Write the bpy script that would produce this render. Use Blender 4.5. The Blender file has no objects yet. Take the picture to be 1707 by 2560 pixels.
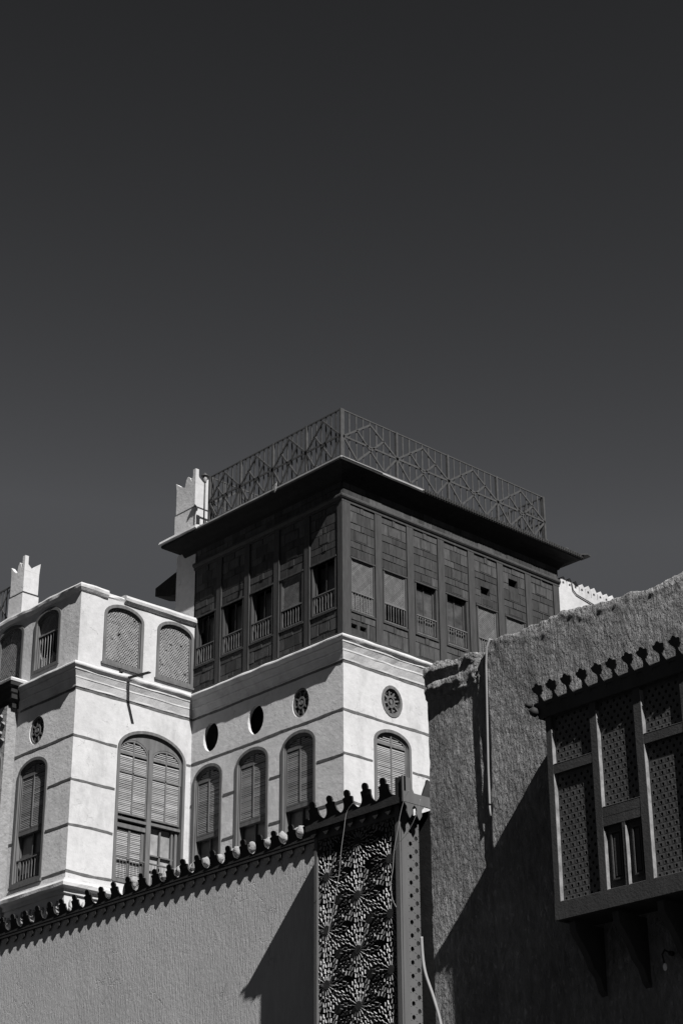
import bpy, bmesh, math, random
from mathutils import Vector, Matrix, noise
random.seed(7)
R = math.radians
S = bpy.context.scene
COL = S.collection

# ------------------------------------------------------------------ camera
F_PX, PITCH, ROLL, AZ = 4850.0, R(25.6), R(-.33), R(47.1)
cd = bpy.data.cameras.new('camera'); cam = bpy.data.objects.new('camera', cd); COL.objects.link(cam)
cd.sensor_fit = 'HORIZONTAL'; cd.sensor_width = 36; cd.lens = 36*F_PX/1707; cd.clip_end = 5000
fw = Vector((-math.sin(AZ)*math.cos(PITCH), math.cos(AZ)*math.cos(PITCH), math.sin(PITCH)))
rt = Vector((math.cos(AZ), math.sin(AZ), 0)); up = rt.cross(fw)
rt2 = math.cos(ROLL)*rt + math.sin(ROLL)*up; up2 = rt2.cross(fw)
m = Matrix((rt2, up2, -fw)).transposed().to_4x4(); m.translation = Vector((0, 0, 1.6)); cam.matrix_world = m
S.camera = cam
S.render.resolution_x, S.render.resolution_y = 682, 1024

# ------------------------------------------------------------------ sun, sky, exposure
SUN = Vector((3.7, -1.0, 3.85)).normalized()
ld = bpy.data.lights.new('sun', 'SUN'); ld.energy = 5.0; ld.angle = R(.5); ld.color = (1, .985, .965)
sun = bpy.data.objects.new('sun', ld); COL.objects.link(sun)
sun.rotation_euler = SUN.to_track_quat('Z', 'Y').to_euler(); sun.location = (0, 0, 60)
W = bpy.data.worlds.new('World'); S.world = W; W.use_nodes = True
wn, wl = W.node_tree.nodes, W.node_tree.links
bg = wn['Background']; bg.inputs[1].default_value = .1
sky = wn.new('ShaderNodeTexSky'); sky.sky_type = 'NISHITA'; sky.sun_disc = False
sky.sun_elevation = math.asin(SUN.z); sky.sun_rotation = math.atan2(SUN.x, SUN.y)
sky.air_density = 1.0; sky.dust_density = .6; sky.ozone_density = 1.0
sep = wn.new('ShaderNodeSeparateColor'); wl.new(sky.outputs[0], sep.inputs[0])      # black and white film behind a red filter
pw = wn.new('ShaderNodeMath'); pw.operation = 'POWER'; pw.inputs[1].default_value = 2.9; wl.new(sep.outputs[0], pw.inputs[0])
SKY_GAIN = .167
mu = wn.new('ShaderNodeMath'); mu.operation = 'MULTIPLY'; mu.inputs[1].default_value = SKY_GAIN; wl.new(pw.outputs[0], mu.inputs[0])
cb = wn.new('ShaderNodeVectorMath'); cb.operation = 'SCALE'; cb.inputs[0].default_value = (.965, .985, 1.05)
mn = wn.new('ShaderNodeMath'); mn.operation = 'MINIMUM'; mn.inputs[1].default_value = .39; wl.new(mu.outputs[0], mn.inputs[0]); wl.new(mn.outputs[0], cb.inputs['Scale']); wl.new(cb.outputs[0], bg.inputs[0])
S.view_settings.view_transform = 'Standard'; S.view_settings.look = 'None'; S.view_settings.exposure = 1.0; S.view_settings.gamma = 1
S.render.engine = 'CYCLES'; S.cycles.diffuse_bounces = 3; S.cycles.max_bounces = 6

# ------------------------------------------------------------------ materials
MATS = {}
def mat(name, c, var=.15, scale=2.0, st=(1, 1, 1), bump=0, bscale=40, bst=(1, 1, 1), bdist=.01, island=0, crack=0, stain=0, rough=.85, spec=.12, grain=0, metal=0, dr=.3, b2=None, sharp=0):
    c *= .68
    m = bpy.data.materials.new(name); m.use_nodes = True; n, l = m.node_tree.nodes, m.node_tree.links
    b = n['Principled BSDF']; b.inputs['Roughness'].default_value = rough
    b.inputs['Specular IOR Level'].default_value = spec; b.inputs['Diffuse Roughness'].default_value = dr; b.inputs['Metallic'].default_value = metal
    g = n.new('ShaderNodeNewGeometry')
    def nz(sc, s3, det=6, rg=.6):
        mp = n.new('ShaderNodeMapping'); mp.inputs['Scale'].default_value = s3; l.new(g.outputs['Position'], mp.inputs[0])
        t = n.new('ShaderNodeTexNoise'); t.inputs['Scale'].default_value = sc; t.inputs['Detail'].default_value = det; t.inputs['Roughness'].default_value = rg
        l.new(mp.outputs[0], t.inputs[0]); return t.outputs[0]
    def mr(sock, a, b_, lo, hi):
        x = n.new('ShaderNodeMapRange'); x.inputs[1].default_value = a; x.inputs[2].default_value = b_; x.inputs[3].default_value = lo; x.inputs[4].default_value = hi
        l.new(sock, x.inputs[0]); return x.outputs[0]
    def mth(op, a, b_):
        x = n.new('ShaderNodeMath'); x.operation = op
        for i, q in enumerate((a, b_)):
            if isinstance(q, (int, float)): x.inputs[i].default_value = q
            else: l.new(q, x.inputs[i])
        return x.outputs[0]
    f = mr(nz(scale, st), .3, .7, 1-var, 1+var)
    if grain: f = mth('MULTIPLY', f, mr(nz(bscale*.6, bst, 3), .3, .7, 1-grain, 1+grain))
    if stain: f = mth('MULTIPLY', f, mr(nz(.9, (1, 1, .35), 8, .7), .52, .75, 1, 1-stain))
    if island:
        f = mth('MULTIPLY', f, mr(g.outputs['Random Per Island'], 0, 1, 1-island, 1+island))
    hgt = None
    if bump:
        hgt = nz(bscale, bst, 5, .62)
        if sharp: hgt = mr(hgt, .4, .62, 0, 1)
        if b2: hgt = mth('ADD', hgt, mth('MULTIPLY', nz(b2[0], b2[1], 4, .7), b2[2]))
    if crack:
        mp = n.new('ShaderNodeVectorMath'); mp.operation = 'ADD'; l.new(g.outputs['Position'], mp.inputs[0])
        nn = n.new('ShaderNodeTexNoise'); nn.inputs['Scale'].default_value = 4; nn.inputs['Detail'].default_value = 5; l.new(g.outputs['Position'], nn.inputs[0])
        sc = n.new('ShaderNodeVectorMath'); sc.operation = 'SCALE'; sc.inputs['Scale'].default_value = .5; l.new(nn.outputs[1], sc.inputs[0]); l.new(sc.outputs[0], mp.inputs[1])
        v = n.new('ShaderNodeTexVoronoi'); v.feature = 'DISTANCE_TO_EDGE'; v.inputs['Scale'].default_value = 1.7; l.new(mp.outputs[0], v.inputs[0])
        line = mr(v.outputs[0], .0, .012, 1, 0)
        msk = mr(nz(1.3, (1, 1, 1), 2), .55, .62, 0, 1)
        k = mth('MULTIPLY', line, msk)
        f = mth('MULTIPLY', f, mr(k, 0, 1, 1, 1-crack))
        if hgt: hgt = mth('SUBTRACT', hgt, mth('MULTIPLY', k, .5))
    sc = n.new('ShaderNodeVectorMath'); sc.operation = 'SCALE'; sc.inputs[0].default_value = (c, c, c*1.015); l.new(f, sc.inputs['Scale'])
    l.new(sc.outputs[0], b.inputs['Base Color'])
    if hgt:
        bp = n.new('ShaderNodeBump'); bp.inputs['Strength'].default_value = bump; bp.inputs['Distance'].default_value = bdist
        l.new(hgt, bp.inputs['Height']); l.new(bp.outputs[0], b.inputs['Normal'])
    MATS[name] = m; return m
M_WHITE = mat('white_plaster', .64, .09, 1.1, bump=.6, bscale=10, bdist=.014, b2=(3, (1, 1, 1), 1.2), crack=.5, stain=.3, grain=.06, dr=.7)
M_LEDGE = mat('white_moulding', .56, .12, 3, bump=.7, bscale=18, bdist=.012, stain=.35, crack=.3)
M_LINE = mat('weathered_timber_band', .13, .35, 6, bump=.5, bscale=40)
M_PALE = mat('combed_plaster', .52, .07, 1.2, bump=1, bscale=7, bst=(7, 7, .8), bdist=.012, grain=.07, b2=(30, (1, 1, .5), .6), stain=.14, crack=.15)
M_MUD = mat('rough_trowelled_plaster', .33, .3, 1.4, (1, 1, .6), bump=1, bscale=10, bst=(3.4, 3.4, 1.25), bdist=.034, grain=.25, b2=(26, (1, 1, .6), .9), sharp=1, stain=.3)
M_MUDTOP = M_MUD
M_WOOD = mat('dark_weathered_wood', .052, .28, 9, (1, 1, .2), bump=.6, bscale=24, bst=(3, 3, .4), bdist=.006, island=.36, grain=.25, rough=.75, dr=0)
M_POST = mat('dark_post_wood', .054, .22, 9, (1, 1, .12), bump=.6, bscale=24, bst=(3, 3, .3), bdist=.005, grain=.15, rough=.75, dr=0)
M_SOFFIT = mat('sooty_soffit_wood', .018, .3, 6, bump=.4, bscale=30, dr=0)  # very dark tone for eaves, backings and inner boards
M_FRAME = mat('window_frame_wood', .125, .25, 9, (1, 1, .15), bump=.5, bscale=30, bst=(3, 3, .3), bdist=.004, island=.12, dr=0)
M_SLAT = mat('louvre_slat_wood', .29, .12, 4, bump=.2, bscale=40, island=.18, dr=0)
M_LATTICE = mat('window_lattice_wood', .24, .15, 5, island=.2, dr=0)
M_WLAT = mat('dark_lattice_wood', .12, .2, 6, island=.2, dr=0)
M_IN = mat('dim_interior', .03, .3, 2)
M_BLIND = mat('pale_inner_board', .3, .35, 2.5)
M_GLASS = mat('dusty_glass', .07, .55, 2.2, (1, 1, 1.6), rough=.35, spec=.5)
M_METAL = mat('painted_railing_metal', .065, .25, 8, rough=.6, spec=.3)
M_CREST = mat('black_stained_wood', .035, .25, 8, bump=.4, bscale=40, rough=.7, dr=0)
M_STAR = mat('star_screen_wood', .33, .2, 8, rough=.7, island=.2, dr=0)
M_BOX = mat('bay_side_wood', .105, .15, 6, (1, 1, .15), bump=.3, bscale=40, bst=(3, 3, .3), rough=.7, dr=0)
M_MASH = mat('mashrabiya_wood', .055, .18, 8, (1, 1, .3), bump=.35, bscale=50, rough=.6, dr=0)
M_MASHL = mat('mashrabiya_lattice', .06, .2, 7, rough=.55, spec=.35, dr=0)
M_ROUGHWHITE = mat('white_sackcloth', .32, .18, 9, bump=.9, bscale=16, bdist=.03)
M_CABLE = mat('pale_plastic', .27, .1, 8, rough=.5)
M_WIRE = mat('thin_wire_grey', .35, .1, 8, rough=.5)
M_BULB = mat('white_bulb_glass', .8, .05, 3, rough=.2, spec=.5)
M_CARVE = mat('carved_plaster', .3, .2, 6, bump=1, bscale=9, bdist=.04)
M_ROOF = mat('roof_screed', .35, .2, 2)
M_SUNEDGE = mat('worn_pale_wood', .2, .4, 14, dr=0)  # pale tone that puts sunlit edges into the colour
M_GROUND = mat('dusty_asphalt', .028, .3, .6, bump=.3, bscale=30)

# ------------------------------------------------------------------ mesh helpers
class Fr:
    """facade frame: a along the wall, b outward, z up"""
    def __init__(s, o, u, n): s.o, s.u, s.n = Vector(o), Vector(u), Vector(n)
    def __call__(s, a, b, z): return s.o + s.u*a + s.n*b + Vector((0, 0, z))
def FY(y): return Fr((0, y, 0), (1, 0, 0), (0, -1, 0))       # faces -Y; a = world X
def FX(x): return Fr((x, 0, 0), (0, 1, 0), (1, 0, 0))        # faces +X; a = world Y

class MB:
    def __init__(s): s.v, s.f, s.sm = [], [], set()
    def hexa(s, p):
        i = len(s.v); s.v += [Vector(q) for q in p]
        s.f += [(i, i+1, i+2, i+3), (i+7, i+6, i+5, i+4), (i, i+4, i+5, i+1), (i+1, i+5, i+6, i+2), (i+2, i+6, i+7, i+3), (i+3, i+7, i+4, i)]
        return s
    def box(s, fr, a0, a1, b0, b1, z0, z1):
        return s.hexa([fr(a0, b0, z0), fr(a1, b0, z0), fr(a1, b1, z0), fr(a0, b1, z0), fr(a0, b0, z1), fr(a1, b0, z1), fr(a1, b1, z1), fr(a0, b1, z1)])
    def bar(s, fr, p, q, w, b0, b1):
        """flat bar in the wall plane from p to q (a,z), width w"""
        d = Vector((q[0]-p[0], q[1]-p[1])); L = d.length
        if L < 1e-6: return s
        d /= L; t = Vector((-d.y, d.x))*w/2
        c = [(p[0]+t.x, p[1]+t.y), (q[0]+t.x, q[1]+t.y), (q[0]-t.x, q[1]-t.y), (p[0]-t.x, p[1]-t.y)]
        return s.hexa([fr(x, b0, z) for x, z in c]+[fr(x, b1, z) for x, z in c])
    def ridge(s, fr, p, q, w, b0, b1):
        """bar with a roof-shaped section"""
        d = Vector((q[0]-p[0], q[1]-p[1])); L = d.length
        if L < 1e-6: return s
        d /= L; t = Vector((-d.y, d.x))*w/2; i = len(s.v)
        s.v += [fr(p[0]+t.x, b0, p[1]+t.y), fr(p[0]-t.x, b0, p[1]-t.y), fr(p[0], b1, p[1]), fr(q[0]+t.x, b0, q[1]+t.y), fr(q[0]-t.x, b0, q[1]-t.y), fr(q[0], b1, q[1])]
        s.f += [(i, i+2, i+5, i+3), (i+2, i+1, i+4, i+5), (i, i+3, i+4, i+1), (i, i+1, i+2), (i+3, i+5, i+4)]
        return s
    def poly(s, fr, pts, b0, b1):
        i = len(s.v); n = len(pts)
        s.v += [fr(x, b0, z) for x, z in pts]+[fr(x, b1, z) for x, z in pts]
        s.f += [tuple(range(i, i+n)), tuple(range(i+2*n-1, i+n-1, -1))]
        s.f += [(i+k, i+(k+1) % n, i+n+(k+1) % n, i+n+k) for k in range(n)]
        return s
    def ring(s, fr, out, inn, b0, b1, bi=None):
        i = len(s.v); n = len(out); bi = b1 if bi is None else bi
        s.v += [fr(x, b0, z) for x, z in out]+[fr(x, b1, z) for x, z in out]+[fr(x, bi, z) for x, z in inn]+[fr(x, b0, z) for x, z in inn]
        for k in range(n):
            k2 = (k+1) % n
            for j in range(4):
                j2 = (j+1) % 4
                s.f.append((i+j*n+k, i+j*n+k2, i+j2*n+k2, i+j2*n+k))
        return s
    def profile(s, fr, secs):
        """flat symmetric silhouette built of stations (a centre, half width, z) between b0(z) and b1(z): secs=[(c,w,z,b0,b1)]"""
        i = len(s.v)
        for c, w, z, b0, b1 in secs: s.v += [fr(c-w, b0, z), fr(c+w, b0, z), fr(c+w, b1, z), fr(c-w, b1, z)]
        for k in range(len(secs)-1):
            j = i+4*k
            for e in range(4): s.f.append((j+e, j+(e+1) % 4, j+4+(e+1) % 4, j+4+e))
        s.f += [(i, i+3, i+2, i+1), tuple(len(s.v)-4+e for e in range(4))]
        return s
    def tube(s, pts, r, n=8, caps=True):
        pts = [Vector(p) for p in pts]; base = len(s.v); x = None
        for k, p in enumerate(pts):
            d = (pts[min(k+1, len(pts)-1)]-pts[max(k-1, 0)]).normalized()
            if x is None: x = d.orthogonal().normalized()
            x = (x-d*x.dot(d)).normalized(); y = d.cross(x)
            rr = r[k] if isinstance(r, (list, tuple)) else r
            s.v += [p+(x*math.cos(2*math.pi*j/n)+y*math.sin(2*math.pi*j/n))*rr for j in range(n)]
        for k in range(len(pts)-1):
            for j in range(n):
                s.sm.add(len(s.f)); s.f.append((base+k*n+j, base+k*n+(j+1) % n, base+(k+1)*n+(j+1) % n, base+(k+1)*n+j))
        if caps: s.f += [tuple(range(base+n-1, base-1, -1)), tuple(range(len(s.v)-n, len(s.v)))]
        return s
    def sweep(s, path, prof, jit=0, step=.25, smooth=False):
        """profile [(b,z)] swept along a plan path whose right-hand side is outward"""
        P = [Vector(p) for p in path]; nr = []
        for k in range(len(P)-1):
            d = (P[k+1]-P[k]).normalized(); nr.append(Vector((d.y, -d.x)))
        st = []
        for k in range(len(P)):
            a = nr[max(k-1, 0)]; b = nr[min(k, len(nr)-1)]; mit = (a+b).normalized(); mit /= max(mit.dot(a), .3)
            st.append((P[k], mit))
            if k < len(P)-1:
                c = max(1, int((P[k+1]-P[k]).length/step)) if jit else 1
                for q in range(1, c): st.append((P[k].lerp(P[k+1], q/c), nr[k]))
        i = len(s.v); n = len(prof)
        for p, mm in st:
            for b, z in prof:
                jb = jz = 0
                if jit and b > .001:
                    jb = jit*noise.noise(Vector((p.x*2.3, p.y*2.3, z*9))); jz = jit*noise.noise(Vector((p.x*1.7+9, p.y*1.7, z*3)))
                q = p+mm*(b+jb); s.v.append(Vector((q.x, q.y, z+jz)))
        for k in range(len(st)-1):
            for j in range(n-1):
                s.f.append((i+k*n+j, i+(k+1)*n+j, i+(k+1)*n+j+1, i+k*n+j+1))
        s.f += [tuple(range(i, i+n)), tuple(range(len(s.v)-1, len(s.v)-n-1, -1))]
        return s
    def ball(s, c, r, sub=2, amp=0, fq=6):
        bm = bmesh.new(); bmesh.ops.create_icosphere(bm, subdivisions=sub, radius=1); i = len(s.v); c = Vector(c); r = Vector(r)
        for v in bm.verts:
            q = v.co.copy()
            if amp: q *= 1+amp*noise.noise(v.co*fq*.3+c*5)+amp*.5*noise.noise(v.co*fq+c*3)
            s.v.append(c+Vector((q.x*r.x, q.y*r.y, q.z*r.z)))
        for f in bm.faces: s.sm.add(len(s.f)); s.f.append(tuple(i+v.index for v in f.verts))
        bm.free(); return s

ORG = {}
def finish(name, mb, m, parent=None, smooth=False, label=None):
    me = bpy.data.meshes.new(name)
    xs = [v.x for v in mb.v]; ys = [v.y for v in mb.v]; zs = [v.z for v in mb.v]
    o = Vector(((min(xs)+max(xs))/2, (min(ys)+max(ys))/2, min(zs)))
    me.from_pydata([tuple(v-o) for v in mb.v], [], [tuple(f) for f in mb.f])
    if smooth or mb.sm:
        for k, p in enumerate(me.polygons): p.use_smooth = smooth or (k in mb.sm)
    bm = bmesh.new(); bm.from_mesh(me); bmesh.ops.recalc_face_normals(bm, faces=bm.faces); bm.to_mesh(me); bm.free()
    me.materials.append(m); me.update()
    ob = bpy.data.objects.new(name, me); COL.objects.link(ob); ORG[ob] = o
    if parent: ob.parent = parent; ob.location = o-ORG[parent]
    else: ob.location = o
    if label: ob['label'] = label
    return ob
def thing(name, label, cat, loc, group=None):
    o = bpy.data.objects.new(name, None); COL.objects.link(o); o.location = loc; ORG[o] = Vector(loc); o.empty_display_size = .3
    return tag(o, label, cat, group)
def tag(o, label=None, cat=None, group=None, kind=None):
    if label: o['label'] = label
    if cat: o['category'] = cat
    if group: o['group'] = group
    if kind: o['kind'] = kind
    return o

def arch(a0, a1, z0, zs, za, n=14):
    """outline: bottom left, bottom right, then up the right side, over the arch"""
    c = (a0+a1)/2; w = (a1-a0)/2
    return [(a0, z0), (a1, z0)]+[(c+w*math.cos(math.pi*k/n), zs+(za-zs)*math.sin(math.pi*k/n)) for k in range(n+1)]
def oval(a, z, ra, rz, n=20): return [(a+ra*math.cos(2*math.pi*k/n), z+rz*math.sin(2*math.pi*k/n)) for k in range(n)]
def wall(mb, fr, outer, holes, depth, shallow=0):
    """wall face with real openings and reveals"""
    bm = bmesh.new(); loops = []
    for lp in [outer]+holes:
        vs = [bm.verts.new((x, 0, z)) for x, z in lp]; loops.append(vs)
        for k in range(len(vs)): bm.edges.new((vs[k], vs[(k+1) % len(vs)]))
    bmesh.ops.triangle_fill(bm, use_beauty=True, use_dissolve=False, edges=bm.edges[:], normal=(0, -1, 0))
    bm.verts.index_update(); i = len(mb.v)
    mb.v += [fr(v.co.x, 0, v.co.z) for v in bm.verts]
    mb.f += [tuple(i+v.index for v in f.verts) for f in bm.faces]
    for hi, lp in enumerate(holes):
        depth_ = .1 if hi >= len(holes)-shallow else depth; j = len(mb.v); n = len(lp)
        mb.v += [fr(x, 0, z) for x, z in lp]+[fr(x, -depth_, z) for x, z in lp]
        mb.f += [(j+k, j+(k+1) % n, j+n+(k+1) % n, j+n+k) for k in range(n)]
    bm.free()
def chord(a0, a1, zs, za, z):
    """horizontal span of an arch at height z"""
    c = (a0+a1)/2; w = (a1-a0)/2
    if z <= zs: return a0, a1
    t = min(1, (z-zs)/(za-zs)); h = w*math.sqrt(max(0, 1-t*t)); return c-h, c+h
def slats(mb, fr, a0, a1, z0, z1, b, zs=None, za=None, pitch=.052, rnd=None):
    rnd = rnd or random
    z = z0
    gap = {rnd.randrange(6, 30) for _ in range(3)}; k = 0
    while z+pitch < z1:
        l, r_ = (a0, a1) if zs is None else chord(a0, a1, zs, za, z+pitch)
        if zs is not None: l, r_ = max(l, a0), min(r_, a1)
        if r_-l > .05:
            t = .012*rnd.uniform(-1, 1) + (.02 if k in gap else 0); th = .009
            j = rnd.uniform(-.004, .004)
            mb.hexa([fr(l, b-.028, z+.045+t), fr(r_, b-.028, z+.045+t+j), fr(r_, b, z+j), fr(l, b, z), fr(l, b-.028, z+.045+th+t), fr(r_, b-.028, z+.045+th+t+j), fr(r_, b, z+th+.014+j), fr(l, b, z+th+.014)])
        z += pitch; k += 1
def diag(mb, fr, a0, a1, z0, z1, b, pitch, w, zs=None, za=None, th=.012, both=True):
    """two layers of diagonal laths clipped to a (possibly arched) opening"""
    cx, cz = (a0+a1)/2, (z0+z1)/2; L = (a1-a0)+(z1-z0)
    def inside(x, z):
        if z < z0 or z > (za or z1) or x < a0 or x > a1: return False
        if zs and z > zs:
            l, r_ = chord(a0, a1, zs, za, z); return l <= x <= r_
        return True
    for s_ in ((1, -1) if both else (1,)):
        n = int(L/pitch)+2
        for k in range(-n, n):
            ox = k*pitch; pts = []
            t = -L
            while t <= L:
                x = cx+ox+t*.7071; z = cz+s_*t*.7071
                if inside(x, z): pts.append((x, z))
                t += .02
            if len(pts) > 1: mb.bar(fr, pts[0], pts[-1], w, b-(0 if s_ == 1 else .005), b+th-(0 if s_ == 1 else .003))
def balusters(mb, fr, a0, a1, z0, z1, b, n=8, r=.014, rail=.035):
    mb.box(fr, a0, a1, b-.02, b+.03, z1-rail, z1); mb.box(fr, a0, a1, b-.02, b+.03, z0, z0+rail)
    for k in range(n):
        a = a0+(a1-a0)*(k+.5)/n; j = random.uniform(-.006, .006)
        zz = [z0+rail, z0+rail+.06, z0+.5*(z0+z1-2*z0), z1-rail-.08, z1-rail]
        mb.tube([fr(a+j, b+.005, q) for q in zz], [r*.7, r*1.05, r*.75, r*1.1, r*.7], 6)

# ------------------------------------------------------------------ ground
g = MB(); g.v = [Vector(p) for p in ((-600, -600, 0), (600, -600, 0), (600, 600, 0), (-600, 600, 0))]; g.f = [(0, 1, 2, 3)]
tag(finish('ground', g, M_GROUND), kind='structure')

# ================================================================== THE WHITE HOUSE
XC, YT, X1, Y1 = -36.61, 34.05, -43.23, 29.82
TY, TX, WY, WX = FY(YT), FX(XC), FY(Y1), FX(X1)
H = thing('coral_stone_house', 'tall white plastered house with dark wooden top storey, arched shuttered windows and railed roof', 'house', (-40, 34, 0))
rc = random.Random(3)
# openings
tl_w = [(-43.06, -41.78), (-41.12, -39.74), (-39.13, -37.76)]
tl_r = [-42.33, -40.3, -38.37]
win_l = [arch(a, b, 15.75, 19.0, 19.42) for a, b in tl_w]
rnd_l = [oval(a, 20.26, .35, .44) for a in tl_r]
wm = MB()
wall(wm, TY, [(X1, 0), (XC, 0), (XC, 21.8), (X1, 21.8)], win_l+rnd_l, .3, 3)
wall(wm, TX, [(YT, 0), (43.35, 0), (43.35, 21.8), (YT, 21.8)], [arch(35.21, 36.58, 15.75, 18.99, 19.38), oval(35.9, 20.26, .37, .44)], .3, 1)
wall(wm, WX, [(Y1, 0), (YT, 0), (YT, 24.2), (Y1, 24.2)], [arch(31.4, 33.81, 15.72, 19.57, 20.25, 20), arch(30.69, 32.1, 22.06, 23.53, 23.92), arch(32.64, 34.0, 22.06, 23.55, 23.92)], .3)
wall(wm, WY, [(-50, 0), (X1, 0), (X1, 24.2), (-50, 24.2)], [arch(-45.87, -44.42, 15.75, 18.93, 19.35), arch(-45.5, -44.2, 22.1, 23.63, 23.95), arch(-47.5, -46.1, 22.1, 23.63, 23.95), oval(-45.1, 20.2, .37, .43)], .3)
# closing back walls, floors and roofs of the shell
wm.box(FY(0), -50, -49.7, -48, -Y1-.001, 0, 24.2)
wm.box(FY(0), -49.7, -43.6, -48, -47.7, 0, 24.2)
wm.box(FY(0), -44.24, -43.24, -YT-.35, -YT, 23.9, 26.7)           # white strip left of the wooden storey
wm.box(FY(0), -44.24, -43.9, -43.35, -YT-.351, 0, 26.9)
wm.box(FY(0), -43.9, XC-.3, -43.35, -43.1, 0, 26.9)
finish('wall', wm, M_WHITE, H)
sl = MB()
sl.box(FY(0), -49.99, X1-.02, -47.9, -Y1-.02, 24.0, 24.12)
sl.box(FY(0), -43.3, XC-.05, -43.3, -YT-.05, 21.6, 21.7); sl.box(FY(0), -44.2, XC-.28, -50, -43.36, 24.8, 24.95)
finish('floor_slab', sl, M_ROOF, H)
# inner dividing walls so that the rooms stay dark
iw = MB()
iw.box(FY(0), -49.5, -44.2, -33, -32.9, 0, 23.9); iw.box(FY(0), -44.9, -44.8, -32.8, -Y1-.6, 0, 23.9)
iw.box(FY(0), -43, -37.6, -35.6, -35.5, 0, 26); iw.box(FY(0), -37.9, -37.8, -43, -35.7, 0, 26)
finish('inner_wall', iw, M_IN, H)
PATH = [(-50, Y1), (X1, Y1), (X1, YT), (XC, YT), (XC, 43.35)]
prof = [(0, 21.03), (.03, 21.05), (.035, 21.1), (.09, 21.27), (.105, 21.29), (.105, 21.33), (.17, 21.47), (.19, 21.49), (.19, 21.53), (.26, 21.6), (.275, 21.63), (.27, 21.67), (.22, 21.72), (0, 21.75)]
c1 = MB(); c1.sweep(PATH[:4]+[PATH[4]], prof, .022, .2); finish('cornice', c1, M_LEDGE, H)
c2 = MB(); c2.sweep(PATH[:3], [(0, 15.05), (.06, 15.06), (.07, 15.18), (.2, 15.24), (.21, 15.33), (.16, 15.4), (.1, 15.42), (.09, 15.47), (0, 15.5)], .02, .2)
c2.sweep(PATH[:3], [(0, 14.2), (.05, 14.2), (.05, 14.28), (.02, 14.34), (0, 14.36)], .012, .2)
finish('cornice', c2, M_LEDGE, H)
# carved frieze below the lower ledge
def curl(fr, a, z, s):
    fz = MB()
    pts = []
    for k in range(16):
        t = k/15*1.75*math.pi; rr = s*(1-.045*k)
        pts.append(fr(a+rr*math.cos(t+2.4), .03+.015*math.sin(t), z+rr*1.15*math.sin(t+2.4)))
    fz.tube(pts, [s*.16]*16, 6)
    fz.tube([fr(a-s*.9, .025, z-s*.6), fr(a-s*.3, .05, z-s*1.5), fr(a+s*.5, .025, z-s*1.7)], [s*.2, s*.24, s*.1], 6)
    fz.ball(fr(a+.02, .03, z-.02), (s*.28,)*3, 1)
    finish('carved_scroll', fz, M_CARVE, H)
for k in range(16): curl(WY, -50+.3+k*.42, 14.78, .15)
for k in range(9): curl(WX, Y1+.3+k*.42, 14.78, .15)
# timber bands between storeys
def band(fr, z, spans):
    for a0, a1 in spans:
        mb = MB(); n = max(2, int((a1-a0)/.18))
        for k in range(n):
            u, v = a0+(a1-a0)*k/n, a0+(a1-a0)*(k+1)/n
            q = [.035+.016*noise.noise(Vector((x*3, z, 1))) for x in (u, v)]; h = [.03*noise.noise(Vector((x*.8, z*3, 5)))+.01*noise.noise(Vector((x*4, z*3, 5))) for x in (u, v)]
            mb.hexa([fr(u, -.02, z-q[0]+h[0]), fr(v, -.02, z-q[1]+h[1]), fr(v, .008, z-q[1]+h[1]), fr(u, .008, z-q[0]+h[0]), fr(u, -.02, z+q[0]+h[0]), fr(v, -.02, z+q[1]+h[1]), fr(v, .014, z+q[1]+h[1]), fr(u, .014, z+q[0]+h[0])])
        finish('timber_band', mb, M_LINE, H)
band(TY, 21.0, [(X1+.02, XC)]); band(TX, 21.0, [(YT, 43.3)]); band(WX, 21.0, [(Y1, YT-.02)]); band(WY, 21.0, [(-46, X1)])
band(TY, 19.6, [(X1+.02, XC)]); band(TX, 19.6, [(YT, 43.3)]); band(WX, 19.58, [(Y1, 31.34), (33.88, YT-.02)]); band(WY, 19.6, [(-46.3, X1)])
band(TY, 18.33, [(-43.2, -43.15), (-41.7, -41.2), (-39.66, -39.2), (-37.68, XC)]); band(TX, 18.35, [(YT, 35.13), (36.66, 43.3)]); band(WX, 18.3, [(Y1, 31.33)]); band(WY, 18.3, [(-44.34, X1)])
band(TY, 17.02, [(-41.7, -41.2), (-39.66, -39.2), (-37.68, XC)]); band(TX, 17.02, [(YT, 35.13), (36.66, 43.3)]); band(WX, 17.0, [(Y1, 31.33)]); band(WY, 17.0, [(-46.2, -45.95), (-44.34, X1)])
band(WX, 15.68, [(Y1, 31.36)]); band(WY, 15.68, [(-44.36, X1)])

def ring_arch(mb, fr, a0, a1, z0, zs, za, w, b0, b1, n=14):
    mb.ring(fr, arch(a0, a1, z0, zs, za, n), arch(a0+w, a1-w, z0+w, zs, za-w, n), b0, b1)
def shutter(fr, a0, a1, z0, zs, za, b, par, ml=M_SLAT, seed=0, tilt=True, mf=M_FRAME):
    r_ = random.Random(seed); w = .055; fm = MB()
    ring_arch(fm, fr, a0, a1, z0, zs, za, w, b-.04, b+.012)
    c = (a0+a1)/2
    fm.box(fr, c-.022, c+.022, b-.02, b+.02, z0+w, za-w*.6)
    fm.box(fr, a0+w, a1-w, b-.02, b+.016, zs-.05, zs+.04)
    sh = finish('shutter', fm, mf, par)
    sm = MB()
    for l, r2 in ((a0+w, c-.022), (c+.022, a1-w)):
        slats(sm, fr, l, r2, z0+w+.005, zs-.05, b, rnd=r_)
    # arched head
    z = zs+.045; 
    while z+.05 < za-w:
        l, r2 = chord(a0+w, a1-w, zs, za-w, z+.045)
        if c-.022-l > .05:
            sm.box(fr, l, c-.022, b-.02, b, z, z+.028); sm.box(fr, c+.022, r2, b-.02, b, z, z+.028)
        z += .055
    finish('slats', sm, ml, par)
    return sh
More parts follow.
